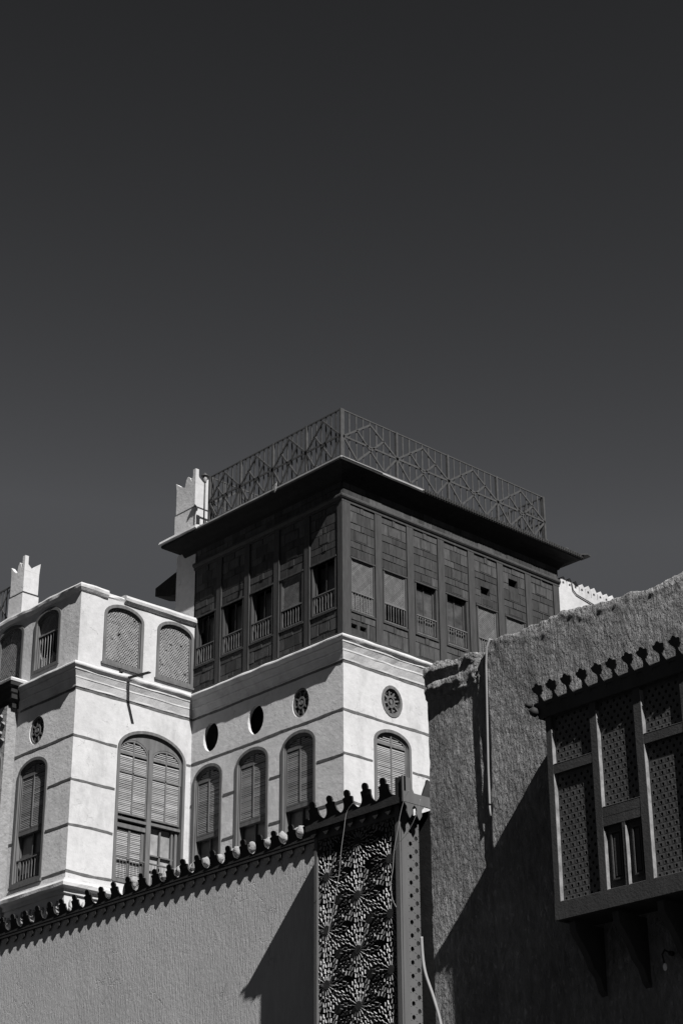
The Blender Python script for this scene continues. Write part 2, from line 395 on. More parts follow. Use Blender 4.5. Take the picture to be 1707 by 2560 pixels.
def arched_window(fr, a0, a1, z0, zs, za, zb, seed, ml=M_SLAT):
    """a tall arched opening: louvred shutter above, dark lifted sash, balusters below"""
    fm = MB(); ring_arch(fm, fr, a0-.03, a1+.03, z0-.05, zs, za+.03, .09, -.16, .025)
    # thin raised plaster-side moulding
    ring_arch(fm, fr, a0+.06, a1-.06, z0+.04, zs, za-.06, .035, -.2, -.03)
    fm.box(fr, a0-.06, a1+.06, -.1, .07, z0-.13, z0-.052)
    w = finish('window', fm, M_FRAME, H)
    i0, i1 = a0+.095, a1-.095
    shutter(fr, i0, i1, zb, zs, za-.095, -.07, w, ml, seed)
    sm = MB()                                                    # sash below
    sm.box(fr, i0, i1, -.2, -.06, zb-.12, zb-.01)
    for a in (i0, (i0+i1)/2-.02, i1-.04): sm.box(fr, a, a+.04, -.19, -.15, z0+.05, zb-.12)
    sm.box(fr, i0+.04, i1-.04, -.185, -.155, (z0+zb)/2, (z0+zb)/2+.04)
    finish('sash', sm, M_FRAME, w)
    gm = MB(); gm.box(fr, i0, i1, -.205, -.2, z0+.05, zb-.12); finish('pane', gm, M_GLASS, w)
    bm = MB(); balusters(bm, fr, i0, i1, z0+.06, z0+.72, -.08, 9); finish('balustrade', bm, M_FRAME, w)
    return w
for k, (a0, a1) in enumerate(tl_w): arched_window(TY, a0, a1, 15.75, 19.0, 19.42, 17.36, k+1)
arched_window(TX, 35.21, 36.58, 15.75, 18.99, 19.38, 16.6, 9)
arched_window(WY, -45.87, -44.42, 15.75, 18.93, 19.35, 17.3, 12)
# the wide double window
fm = MB(); ring_arch(fm, WX, 31.37, 33.84, 15.68, 19.57, 20.28, .09, -.16, .03, 20)
fm.box(WX, 32.52, 32.68, -.18, -.02, 15.75, 19.75)
# boarded tympanum with two arched cut-outs
tym = MB()
wall(tym, Fr((X1-.06, 0, 0), (0, 1, 0), (1, 0, 0)), arch(31.44, 33.77, 18.9, 19.57, 20.2, 20), [arch(31.47, 32.54, 18.95, 19.5, 19.93), arch(32.66, 33.73, 18.95, 19.5, 19.86)], .03)
dw = finish('window', fm, M_FRAME, H, label='wide double arched window with two pairs of louvred shutters'); finish('tympanum', tym, M_FRAME, dw)
shutter(WX, 31.47, 32.54, 17.68, 19.5, 19.92, -.08, dw, seed=21); shutter(WX, 32.66, 33.73, 17.68, 19.5, 19.85, -.08, dw, seed=22)
lo = MB(); lo.box(WX, 31.46, 32.52, -.14, -.03, 17.5, 17.58); lo.box(WX, 31.46, 32.52, -.16, -.05, 17.28, 17.4); lo.box(WX, 32.68, 33.75, -.14, -.03, 17.52, 17.6)
lo.box(WX, 31.46, 31.52, -.2, -.1, 15.75, 17.3); lo.box(WX, 32.4, 32.5, -.2, -.1, 15.75, 17.3); lo.box(WX, 33.5, 33.56, -.2, -.12, 15.75, 17.5)
lo.box(WX, 33.62, 33.7, -.2, -.1, 15.75, 17.5); lo.box(WX, 33.08, 33.13, -.2, -.13, 15.75, 17.45); lo.box(WX, 32.68, 33.6, -.2, -.13, 16.66, 16.7); lo.box(WX, 31.95, 32.03, -.18, -.1, 15.75, 17.28)
finish('sash', lo, M_FRAME, dw)
ls = MB(); slats(ls, WX, 31.53, 31.95, 15.8, 17.27, -.12); slats(ls, WX, 32.03, 32.4, 15.8, 17.27, -.12); finish('slats', ls, M_SLAT, dw)
gp = MB(); gp.box(WX, 32.68, 33.62, -.22, -.21, 15.75, 17.5); finish('pane', gp, M_BLIND, dw)
bl = MB(); balusters(bl, WX, 31.47, 32.5, 15.76, 16.42, -.04, 9, .008); balusters(bl, WX, 32.7, 33.75, 15.76, 16.42, -.04, 9, .008); finish('balustrade', bl, M_FRAME, dw)

# latticed arched windows of the wing's top floor
def holed(mb, fr, a0, a1, z0, zs, za, b, c=.088, r=.031):
    row = 0; z = z0; pz = c*.62
    while z < za-.02:
        a = a0-(c/2 if row % 2 else 0); l, r2 = chord(a0, a1, zs, za, z+pz)
        while a < a1:
            u, v = max(a, l), min(a+c, r2)
            if v-u > .004:
                if u == a and v == a+c and random.random() > .015:
                    cx, cz, hw, hh = a+c/2, z+pz/2, c/2, pz/2
                    out = [(cx+hw, cz), (cx+hw, cz+hh), (cx, cz+hh), (cx-hw, cz+hh), (cx-hw, cz), (cx-hw, cz-hh), (cx, cz-hh), (cx+hw, cz-hh)]
                    inn = [(cx+r*q*math.cos(k*math.pi/4), cz+r*.72*q*math.sin(k*math.pi/4)) for k, q in enumerate((1, .8, 1, .8, 1, .8, 1, .8))]
                    mb.ring(fr, out, inn, b-.012, b, b+.002)
                elif v-u < c*.99: mb.box(fr, u, v, b-.012, b, z, z+pz)
            a += c
        z += pz; row += 1
def lattice_window(fr, a0, a1, bars=False, seed=0):
    fm = MB(); z0, zs, za = 22.06, 23.55, 23.93
    ring_arch(fm, fr, a0-.02, a1+.02, z0-.05, zs, za+.02, .1, -.14, .03)
    ring_arch(fm, fr, a0+.07, a1-.07, z0+.05, zs, za-.07, .04, -.16, -.03)
    if not bars: fm.box(fr, a0-.07, a1+.05, -.08, .07, z0-.12, z0-.055)
    w = finish('window', fm, M_FRAME, H)
    lm = MB()
    if bars:
        diag(lm, fr, a0+.09, a1-.09, 23.2, zs, -.13, .085, .03, zs, za-.1)
        balusters(lm, fr, a0+.1, a1-.1, z0+.05, 23.2, -.08, 8, .011)
        finish('lattice', lm, M_LATTICE, w)
        cl = MB(); n = 24; zt = lambda k: 22.52+.08*math.sin(k*1.3)
        for k in range(n):
            u = a0+.12+(a1-a0-.35)*k/n; v = a0+.12+(a1-a0-.35)*(k+1)/n; b_ = lambda q: -.2+.02*math.sin(q*2.1)
            cl.hexa([fr(u, b_(k)-.01, z0+.05), fr(v, b_(k+1)-.01, z0+.05), fr(v, b_(k+1), z0+.05), fr(u, b_(k), z0+.05), fr(u, b_(k)-.01, zt(k)), fr(v, b_(k+1)-.01, zt(k+1)), fr(v, b_(k+1), zt(k+1)), fr(u, b_(k), zt(k))])
        finish('hung_cloth', cl, M_ROUGHWHITE, w)
    else:
        holed(lm, fr, a0+.08, a1-.08, z0+.04, zs, za-.08, -.07)
        finish('lattice', lm, M_LATTICE, w)
        bb = MB(); c = (a0+a1)/2; bb.box(fr, a0+.05, c, -.3, -.28, z0, 23.4); finish('inner_shutter', bb, M_BLIND, w)
lattice_window(WX, 30.69, 32.1); lattice_window(WX, 32.64, 34.0); lattice_window(WY, -45.5, -44.2, True); lattice_window(WY, -47.5, -46.1)

# round openings
def rosette(fr, a, z, r1, r2, k0):
    mb = MB(); mb.ring(fr, oval(a, z, r1+.03, r2+.03), oval(a, z, r1-.06, r2-.06), -.12, .02 if k0 else -.03)
    mb.ring(fr, oval(a, z, r1*.42, r2*.42), oval(a, z, r1*.28, r2*.28), -.12, -.03)
    mb.poly(fr, oval(a, z, r1*.16, r2*.16, 10), -.12, -.02)
    for k in range(8):
        t = 2*math.pi*(k+.3)/8
        mb.bar(fr, (a+r1*.3*math.cos(t), z+r2*.3*math.sin(t)), (a+(r1-.04)*math.cos(t), z+(r2-.04)*math.sin(t)), .045, -.11, -.04)
        t2 = t+.39; mb.ball(fr(a+r1*.66*math.cos(t2), -.09, z+r2*.66*math.sin(t2)), (.045, .045, .045), 1)
    w = finish('roundel', mb, M_FRAME, H)
    if k0:
        bk = MB(); bk.poly(fr, oval(a, z, r1, r2), -.13, -.125); finish('backing', bk, M_FRAME, w)
rosette(TX, 35.9, 20.26, .37, .44, 1); rosette(TY, -38.37, 20.26, .35, .44, 0); rosette(WY, -45.1, 20.2, .36, .43, 0)

# wing parapet coping: worn on the corner, rolled further along
cp = MB(); roll = lambda z, r_: [(0, z-r_*1.5)]+[(r_*.9*math.sin(math.pi*k/8)+.0, z-r_*math.cos(math.pi*k/8)) for k in range(9)]
cp.sweep([(-50, Y1), (X1, Y1), (X1, 30.75)], [(0, 24.0), (.05, 24.03), (.1, 24.1), (.11, 24.18), (.08, 24.24), (0, 24.27), (-.3, 24.27), (-.3, 24.0)], .03, .15)
cp.sweep([(X1, 31.35), (X1, YT-.01)], [(0, 24.02), (.05, 24.04), (.12, 24.1), (.14, 24.18), (.11, 24.26), (.03, 24.3), (-.3, 24.3), (-.3, 24.0)], .015, .15)
cp.sweep([(X1, 30.75), (X1, 31.35)], [(0, 24.05), (.03, 24.08), (.04, 24.14), (0, 24.2), (-.3, 24.2), (-.3, 24.0)], .05, .06)
finish('coping', cp, M_LEDGE, H)

# ---------------- wooden top storey
ws = MB(); ZB, ZM = 21.72, 26.0
lw = [(-43.16, -42.22), (-41.9, -40.91), (-40.58, -39.57), (-39.25, -38.25), (-37.9, -36.86)]
rw = [(34.32, 35.26), (35.61, 36.55), (36.9, 37.81), (38.18, 39.1), (39.5, 40.4), (40.76, 41.66)]
rectp = lambda a0, a1, z0, z1: [(a0, z0), (a1, z0), (a1, z1), (a0, z1)]
wall(ws, TY, rectp(-43.3, XC, ZB, ZM+.6), [rectp(a, b, 22.66, 24.24) for a, b in lw], .12)
wall(ws, TX, rectp(YT, 43.35, ZB, ZM+.6), [rectp(a, b, 22.6, 24.2) for a, b in rw]+[rectp(39.73, 40.13, 24.66, 24.9), rectp(41.0, 41.41, 25.28, 25.53)]+[rectp(34.35, 34.6, 22.08, 22.22), rectp(34.7, 34.95, 22.08, 22.22)], .12)
WS = finish('wooden_storey', ws, M_WOOD, H)
po = [-43.24, -42.06, -40.75, -39.41, -38.07]
for a in po[1:]:
    p = MB(); p.box(TY, a-.12, a+.12, 0, .045, ZB, ZM); p.box(TY, a+.085, a+.115, .045, .055, ZB+.1, ZM); finish('post', p, M_POST, WS)
for a in (35.43, 36.72, 38.01, 39.31, 40.59, 41.87, 43.18):
    p = MB(); p.box(TX, a-.135, a+.135, 0, .045, ZB, ZM-.02); p.box(TX, a-.14, a-.12, .045, .054, ZB+.1, ZM); finish('post', p, M_POST, WS)
p = MB(); p.hexa([(XC-.16, YT-.05, ZB), (XC+.05, YT-.05, ZB), (XC+.05, YT+.27, ZB), (XC-.16, YT+.27, ZB)]+[(XC-.16, YT-.05, ZM), (XC+.05, YT-.05, ZM), (XC+.05, YT+.27, ZM), (XC-.16, YT+.27, ZM)])
finish('post', p, M_POST, WS)
mo = MB(); WP = [(-43.3, YT), (XC, YT), (XC, 43.35)]
mo.sweep(WP, [(0, 25.9), (.055, 25.9), (.055, 25.97), (.09, 25.99), (.12, 26.03), (.12, 26.08), (.09, 26.12), (.05, 26.13), (0, 26.15)], .004, .3)
mo.sweep(WP, [(0, ZB), (.06, ZB), (.06, ZB+.13), (.04, ZB+.15), (0, ZB+.15)], .006, .3)
finish('moulding', mo, M_POST, WS)
# pieced boards
pb = MB()
def pieces(fr, a0, a1, z0, z1, seed, skip=None):
    r_ = random.Random(seed); z = z1; k = 0
    while z-z0 > .1:
        h = min((.21, .36)[k % 2], z-z0)
        if z-h-z0 < .1: h = z-z0
        w = a1-a0
        if k % 2 == 0: cuts = [0, .44+r_.uniform(-.04, .04), .56+r_.uniform(-.04, .04), 1]
        else: cuts = [0, .22+r_.uniform(-.05, .1), .75+r_.uniform(-.06, .08), 1]
        for i in range(3):
            u, v = a0+w*cuts[i]+.008, a0+w*cuts[i+1]-.008
            d = r_.uniform(.008, .022) + (.012 if (k % 2 == 0 and i == 1) else 0)
            if skip and not (v < skip[0]-.02 or u > skip[1]+.02 or z-.008 < skip[2]-.02 or z-h+.008 > skip[3]+.02): 
                # trim boards round an opening
                if u < skip[0]-.05: pb.box(fr, u, skip[0]-.01, 0, d, z-h+.008, z-.008)
                if v > skip[1]+.05: pb.box(fr, skip[1]+.01, v, 0, d, z-h+.008, z-.008)
                continue
            t = r_.uniform(-.004, .004)
            pb.hexa([fr(u, 0, z-h+.008), fr(v, 0, z-h+.008), fr(v, d, z-h+.012+t), fr(u, d, z-h+.012), fr(u, 0, z-.008), fr(v, 0, z-.008), fr(v, d, z-.012+t), fr(u, d, z-.012)])
            if k % 2 and i == 1 and r_.random() < .6: pb.box(fr, u+.04, v-.04, d, d+.008, z-h+.05, z-.05)
        z -= h; k += 1
lb = [(-43.22, -42.18), (-41.94, -40.87), (-40.63, -39.53), (-39.29, -38.19), (-37.95, -36.79)]
rb = [(34.33, 35.29), (35.57, 36.58), (36.86, 37.87), (38.15, 39.17), (39.45, 40.45), (40.73, 41.73), (42.01, 43.04)]
for i, (a, b) in enumerate(lb):
    pieces(TY, a, b, 24.3, 25.9, 40+i); finish('panelling', pb, M_WOOD, WS); pb = MB(); pieces(TY, a, b, ZB+.16, 22.6, 60+i); finish('panelling', pb, M_WOOD, WS); pb = MB()
for i, (a, b) in enumerate(rb):
    sk = {4: (39.73, 40.13, 24.66, 24.9), 5: (41.0, 41.41, 25.28, 25.53)}.get(i)
    if i < 6: pieces(TX, a, b, 24.27, 25.9, 80+i, sk); finish('panelling', pb, M_WOOD, WS); pb = MB(); pieces(TX, a, b, ZB+.16, 22.54, 100+i, (34.35, 34.95, 22.08, 22.22) if i == 0 else None)
    else: pieces(TX, a, b, ZB+.16, 25.9, 120)
    finish('panelling', pb, M_WOOD, WS); pb = MB()
# frieze rows over the moulding
r_ = random.Random(5)
for row, (z0, z1) in enumerate(((26.16, 26.34), (26.35, 26.52))):
    for fr, s0, s1 in ((TY, -43.2, XC-.02), (TX, YT+.02, 43.3)):
        a = s0
        while a < s1-.1:
            w = r_.uniform(.22, .6); e = min(a+w, s1); d = r_.uniform(.006, .02)+.02*row
            pb.box(fr, a+.004, e-.004, 0, d, z0+.004, z1-.002); a = e
finish('frieze', pb, M_WOOD, WS)

def wood_window(fr, a0, a1, z0, z1, kind, zr, seed):
    fm = MB(); w = .05
    fm.box(fr, a0, a0+w, -.1, .03, z0, z1); fm.box(fr, a1-w, a1, -.1, .03, z0, z1); fm.box(fr, a0-.02, a1+.02, -.1, .05, z1, z1+.05); fm.box(fr, a0-.02, a1+.02, -.1, .05, z0-.05, z0)
    c = (a0+a1)/2
    if kind in ('glass', 'open'):
        fm.box(fr, c-.02, c+.02, -.13, -.09, z0, z1); fm.box(fr, a0+w, a0+w+.05, -.14, -.08, z0, z1); fm.box(fr, a1-w-.05, a1-w, -.14, -.08, z0, z1)
        fm.box(fr, a0+w, a1-w, -.13, -.08, zr-.02, zr+.05)
    win = finish('window', fm, M_POST, H)
    i0, i1 = a0+w, a1-w
    if kind == 'lattice': lz0 = zr
    elif kind == 'full': lz0 = z0
    if kind in ('lattice', 'full'):
        fr2 = MB(); fr2.ring(fr, rectp(i0, i1, lz0, z1), rectp(i0+.05, i1-.05, lz0+.05, z1-.05), -.04, .0)
        finish('lattice_frame', fr2, M_WLAT, win)
        lm = MB(); diag(lm, fr, i0+.04, i1-.04, lz0+.04, z1-.04, -.025, .062, .026, th=.009); finish('lattice', lm, M_WLAT, win)
    if kind == 'glass':
        gm = MB(); gm.box(fr, i0, i1, -.12, -.115, z0, z1-.12); finish('pane', gm, M_GLASS, win)
    if kind == 'open':
        gm = MB(); gm.box(fr, i0, i1, -.3, -.295, z0, z1); finish('pane', gm, M_GLASS, win)
    bm = MB(); balusters(bm, fr, i0, i1, z0+.02, zr, .0, 8, .012, .03); finish('balustrade', bm, M_WLAT, win)
for (a, b), k in zip(lw, ('open', 'open', 'open', 'lattice', 'open')): wood_window(TY, a, b, 22.66, 24.24, k, 23.28, 0)
for (a, b), k in zip(rw[:5], ('full', 'lattice', 'glass', 'glass', 'full')): wood_window(TX, a, b, 22.6, 24.2, k, 23.2, 0)
wood_window(TX, *rw[5], 22.6, 24.2, 'full', 23.2, 0)

# ---------------- overhanging eave and roof
EP = [(-43.8, 43.38), (-43.8, YT), (XC, YT), (XC, 43.38), (-43.8, 43.38)]
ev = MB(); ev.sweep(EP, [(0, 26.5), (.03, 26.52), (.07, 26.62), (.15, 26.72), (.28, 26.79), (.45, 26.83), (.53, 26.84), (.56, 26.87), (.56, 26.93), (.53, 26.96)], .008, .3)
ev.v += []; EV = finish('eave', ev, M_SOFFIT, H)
rf = MB(); rf.box(FY(0), -44.33, XC+.54, -43.92, -(YT-.54), 26.93, 27.0); finish('roof', rf, M_ROOF, H)
lip = MB(); r_ = random.Random(8)
lip.sweep([(XC+.5, YT-.5), (XC+.5, YT+1.1)], [(0, 26.95), (.062, 26.95), (.064, 26.965), (.0, 26.975)], .004, .2)
finish('gutter_strip', lip, M_POST, H); lip = MB()
lip.sweep([(XC+.5, YT+2.75), (XC+.5, YT+4.6)], [(0, 26.95), (.062, 26.95), (.064, 26.965), (.0, 26.975)], .004, .2)
finish('gutter_strip', lip, M_POST, H)
drp = MB()                                                       # fringe of drip tiles along the right edge
a = YT+2.8
while a < 43.9:
    w = .07; drp.hexa([(XC+.565, a, 26.9), (XC+.565, a+w, 26.9), (XC+.6, a+w, 26.9), (XC+.6, a, 26.9), (XC+.54, a, 26.98), (XC+.54, a+w, 26.98), (XC+.62, a+w, 26.99), (XC+.62, a, 26.99)]); a += .11
finish('drip_tiles', drp, M_POST, H)
for a in (41.4, 42.4, 42.9, 43.35, 43.7):
    kn = MB(); kn.ball((XC+.45, a, 27.04), (.06, .08, .07), 2, .5, 8); finish('loose_mortar', kn, M_POST, H)
kn = MB(); kn.hexa([(XC+.45, 43.7, 26.98), (XC+.75, 44.0, 26.98), (XC+.7, 44.2, 26.98), (XC+.3, 44.2, 26.98), (XC+.45, 43.7, 27.03), (XC+.75, 44.0, 27.02), (XC+.7, 44.2, 27.02), (XC+.3, 44.2, 27.03)])
finish('loose_board', kn, M_POST, H)
pl = MB(); pl.sweep([(-43.85, YT+1.5), (-43.85, YT), (-42.6, YT)], [(0, 26.95), (.54, 26.95), (.6, 26.99), (.58, 27.08), (.4, 27.14), (0, 27.2)], .03, .15)
finish('plaster_ledge', pl, M_LEDGE, H)
# roof railing
RA, RB, ZR0, ZR1 = (-42.15, YT-.42), (XC+.42, 42.35), 27.02, 28.6
def rail_run(p, q, npan, nb, par, side=1):
    P, Q = Vector(p), Vector(q); d = (Q-P); L = d.length; d /= L
    fr = Fr((P.x, P.y, 0), (d.x, d.y, 0), (d.y*side, -d.x*side, 0)); mb = MB()
    mb.box(fr, 0, L, -.02, .02, ZR1-.035, ZR1); mb.box(fr, 0, L, -.015, .015, ZR0+.05, ZR0+.08)
    zz = lambda v: ZR0+.07+v*(ZR1-ZR0-.1)
    for i in range(npan):
        a0 = L*i/npan; w = L/npan
        for k in range(1, nb+1):
            a = a0+w*k/(nb+1); mb.box(fr, a-.024+random.uniform(-.008, .008), a+.02, -.012, .01, ZR0+.06, ZR1-.03)
        pt = lambda u, v: (a0+w*u, zz(v))
        for A, B in (((0, .42), (.5, .92)), ((1, .42), (.5, .92)), ((0, .42), (1, .42)), ((0, .42), (.25, 0)), ((1, .42), (.75, 0)), ((.25, .68), (.75, 0)), ((.75, .68), (.25, 0))):
            mb.bar(fr, pt(*A), pt(*B), .056, .011, .04)
    rl = finish('railing', mb, M_METAL, par)
    for i in range(npan+1):
        a = L*i/npan; pm = MB(); e = .036
        pm.box(fr, a-e, a+e, -e-.004, e+.004, ZR0-.03, ZR1+.002); finish('post', pm, M_METAL, rl)
c0 = (XC+.42, YT-.42)
rail_run(RA, c0, 4, 6, H); rail_run((c0[0], c0[1]+.06), (c0[0], 42.35), 4, 7, H)
rail_run((c0[0]-.06, 42.35), (-42.15, 42.35), 4, 7, H); rail_run((-42.15, 42.3), (-42.15, YT-.36), 4, 7, H)

# ---------------- pronged roof pillars
def pillar(x0, x1_, y0, y1_, z0, z1, ztips):
    mb = MB(); b = lambda za, zb_, g=0: mb.hexa([(x0-g, y0-g, za), (x1_+g, y0-g, za), (x1_+g, y1_+g, za), (x0-g, y1_+g, za), (x0-g*1.2, y0-g, zb_), (x1_+g, y0-g, zb_), (x1_+g, y1_+g, zb_), (x0-g, y1_+g, zb_)])
    zm = z0+(z1-z0)*.5
    b(z0, zm, .02); b(zm+.07, z1)
    fr = Fr((0, y0, 0), (1, 0, 0), (0, -1, 0)); w = x1_-x0; d = y1_-y0; q = z1-.002
    P = lambda u, v: (x0+w*u, q+v)
    for quad in ([P(0, 0), P(.42, 0), P(.44, .0), P(.2, .12), P(-.05, .3)], [P(.42, 0), P(.78, 0), P(.80, .1), P(.7, .26), P(.58, .34), P(.5, .24), P(.46, .06)], [P(.78, 0), P(1, 0), P(1.0, .5), P(.88, .34), P(.82, .14)]):
        mb.poly(fr, quad, -.13, 0)
    f2 = Fr((x1_, 0, 0), (0, 1, 0), (1, 0, 0)); Q = lambda u, v: (y0+.001+d*u, q+v)
    for quad in ([Q(0, 0), Q(.5, 0), Q(.5, .1), Q(.25, .22), Q(0, .5)], [Q(.5, 0), Q(1, 0), Q(1.05, .36), Q(.7, .22), Q(.52, .1)]):
        mb.poly(f2, quad, -.13, .002)
    pl_ = finish('roof_pillar', mb, M_WHITE, H)
    bd = MB(); bd.hexa([(x0+.02, y0+.02, zm), (x1_-.02, y0+.02, zm), (x1_-.02, y1_-.02, zm), (x0+.02, y1_-.02, zm)]+[(x0+.03, y0+.03, zm+.07), (x1_-.03, y0+.03, zm+.07), (x1_-.03, y1_-.03, zm+.07), (x0+.03, y1_-.03, zm+.07)])
    finish('timber_band', bd, M_LINE, pl_)
    return pl_
pillar(-44.02, -43.08, 33.78, 34.4, 27.05, 28.8, (.28, .3, .42))
pillar(-47.25, -46.55, 29.95, 30.5, 24.25, 25.8, (.3, .3, .4))
# railing on the wing roof
rw_ = MB(); fr = FY(30.05)
rw_.box(fr, -49.9, -47.35, -.02, .02, 25.5, 25.54); rw_.box(fr, -49.9, -47.35, -.02, .02, 24.35, 24.39)
for k in range(14): a = -47.4-.18*k; rw_.box(fr, a-.015, a+.015, -.012, .012, 24.3, 25.5)
for k in range(3): rw_.bar(fr, (-47.4-.8*k, 24.4), (-48.2-.8*k, 25.4), .04, .012, .03); rw_.bar(fr, (-47.4-.8*k, 25.4), (-48.2-.8*k, 24.4), .04, .031, .045)
finish('railing', rw_, M_METAL, H)
# crenellated parapet behind the wooden storey
pp = MB(); fr = FX(XC-.02)
pp.box(fr, 43.4, 50, -.25, 0, 0, 26.02)
for k in range(18):
    c = 43.64+.3*k+.012*math.sin(k*2.2); z = 26.018; t = .37+.02*math.sin(k*1.7)
    out = [(c-.15, z), (c+.15, z), (c+.15, z+t*.55), (c+.02, z+t), (c-.13, z+t*.62)]
    inn = [(c+.055*math.cos(q)-.01, z+.13+.06*math.sin(q)) for q in [-2.6, -.6, .5, 1.5, 2.6]]
    pp.ring(fr, out, inn, -.22, 0)
finish('parapet', pp, M_WHITE, H)
ct = MB(); ct.tube([(XC+.01, 44.0, 26.25), (XC+.015, 44.05, 26.0), (XC+.015, 44.2, 25.9), (XC+.015, 45.4, 25.72), (XC+.015, 47, 25.6)], .02, 6); finish('wall_pipe', ct, M_FRAME, H)
# small boxed eave sticking out left behind the tower
de = MB(); f4 = FY(34.6); de.poly(f4, [(-45.9, 26.0), (-45.2, 25.78), (-44.25, 25.7), (-44.25, 26.5), (-44.9, 26.5), (-45.9, 26.28)], -.5, .1); finish('boxed_eave', de, M_SOFFIT, H)
# wooden spout with its wall shadow
sp = MB(); A = Vector((-43.26, 31.43, 21.66)); B = Vector((-42.09, 31.55, 21.58))
ax = (B-A).normalized(); sd = Vector((0, 0, 1)).cross(ax).normalized(); u2 = ax.cross(sd)
sp.hexa([A+sd*.05-u2*.02, A-sd*.05-u2*.02, A-sd*.05+u2*.02, A+sd*.05+u2*.02, B+sd*.05-u2*.018, B-sd*.05-u2*.018, B-sd*.05+u2*.018, B+sd*.05+u2*.018])
finish('spout', sp, M_CREST, H)
hk = MB(); hk.ball((X1+.06, 31.33, 21.86), (.05, .06, .06), 2, .4); hk.tube([(X1+.02, 31.3, 21.99), (X1+.09, 31.33, 21.92), (X1+.08, 31.35, 21.8)], .02, 6); finish('hook', hk, M_CREST, H)
# projecting wooden bay at the far left
by = MB(); fb = FY(29.45)
by.box(fb, -49.5, -46.15, -.36, 0, 14.5, 21.15)
by_ = finish('projecting_bay', by, M_CARVE, H)
bt = MB(); bt.sweep([(-49.8, 29.6), (-46.1, 29.6), (-46.1, Y1)], [(0, 21.1), (.05, 21.1), (.08, 21.25), (.18, 21.33), (.2, 21.45), (.24, 21.5), (.26, 21.62), (.34, 21.68), (.36, 21.78), (0, 21.8)], .004, .3); finish('bay_cornice', bt, M_CREST, by_)
bs = MB(); bs.sweep([(-49.8, 29.6), (-46.1, 29.6), (-46.1, Y1)], [(0, 21.79), (.38, 21.79), (.4, 21.86), (.3, 21.93), (0, 22.05)], .02, .2); finish('bay_ledge', bs, M_WHITE, by_)
shutter(fb, -47.5, -46.22, 16.8, 19.4, 19.9, .03, by_, seed=31)
cv = MB()
for z in (20.1, 20.35, 20.6, 20.85):
    for k in range(6):
        a = -46.3-.28*k-(.14 if int(z*4) % 2 else 0); cv.ball(fb(a, .0, z), (.1, .05, .08), 2, .5, 7); cv.tube([fb(a-.12, .02, z-.08), fb(a, .06, z+.06), fb(a+.12, .02, z-.05)], .02, 6)
finish('carving', cv, M_CARVE, by_)

# ================================================================== PALE WALL WITH SCALLOPED CREST
PW = thing('plastered_wall', 'long pale combed plaster wall topped by a dark scalloped wooden crest, with a star-pattern screen bay', 'wall', (-22, 16, 0))
wb = MB(); fw2 = FY(16.0); wb.box(fw2, -32, -16.2, -.3, 0, 0, 8.52); finish('wall', wb, M_PALE, PW)
bd_ = MB(); bd_.box(fw2, -16.19, -13.6, -.1, -.02, 0, 8.38); finish('dark_boarding', bd_, M_SOFFIT, PW)  # dark sheet added to stand in for the shaded gap beside the bay
MER = [(0, .155), (.004, .138), (.014, .118), (.03, .1), (.055, .086), (.09, .08), (.122, .086), (.13, .082), (.134, .052), (.145, .044), (.162, .05), (.184, .047), (.2, .032), (.207, .006)]
PEN = [(0, .11), (.015, .09), (.03, .06), (.05, .052), (.07, .056), (.085, .05), (.12, .006)]
LEAN = .30
def crest(mb, fr, a0, a1, z, pitch, b, s=1.0, pend=True, lean=LEAN, th=.022, prof=MER):
    n = int(round((a1-a0)/pitch)); hw = pitch/2/.155
    for k in range(n):
        c = a0+pitch*(k+.5)+random.uniform(-.006, .006); j = random.uniform(-.012, .01); t = random.gauss(0, .018)
        if random.random() < .05: prof_ = [q for q in prof if q[0] < .125]
        else: prof_ = prof
        mb.profile(fr, [(c+h*t*3, w*hw, z+h*s+(j if h > .1 else 0), b+h*s*lean-th, b+h*s*lean) for h, w in prof_])
    if pend:
        for k in range(int((a1-a0)/.221)):
            c = a0+.221*(k+.5)+random.uniform(-.005, .005); mb.profile(fr, [(c, w*.92, z-.07-h*s, b-.01-th, b-.01) for h, w in PEN])
cr = MB()
fc = FY(16.0)
cr.box(fc, -32, -17.38, -.05, .05, 8.46, 8.5)
cr.box(fc, -32, -17.38, .01, .045, 8.415, 8.46)
crest(cr, fc, -32, -17.37, 8.5, .312, .05)
finish('crest', cr, M_CREST, PW)
# screen bay: front at Y=15.6
K = 15.62/15.55
class FrK(Fr):
    k = K
    def __call__(s, a, b, z): return s.o + s.u*(a*s.k) + s.n*b + Vector((0, 0, 1.6+(z-1.6)*s.k))
fB = FrK((0, 15.62, 0), (1, 0, 0), (0, -1, 0)); fS = FrK((-15.77*K, 0, 0), (0, 1, 0), (1, 0, 0))
bay = MB()
bay.box(fB, -17.25, -17.2, -.4, .01, 2, 8.4)                     # left stile
bay.box(fB, -15.83, -15.79, -.03, .012, 2, 8.4)
bay.box(fB, -17.2, -15.83, -.3, .0, 8.24, 8.4); 
BAY = finish('screen_bay', bay, M_BOX, PW)
bk = MB(); bk.box(fB, -17.2, -15.83, -.12, -.1, 2, 8.24); bk.box(fB, -15.9, -15.88, -.4, -.13, 2, 8.24); finish('backing_board', bk, M_SOFFIT, BAY)
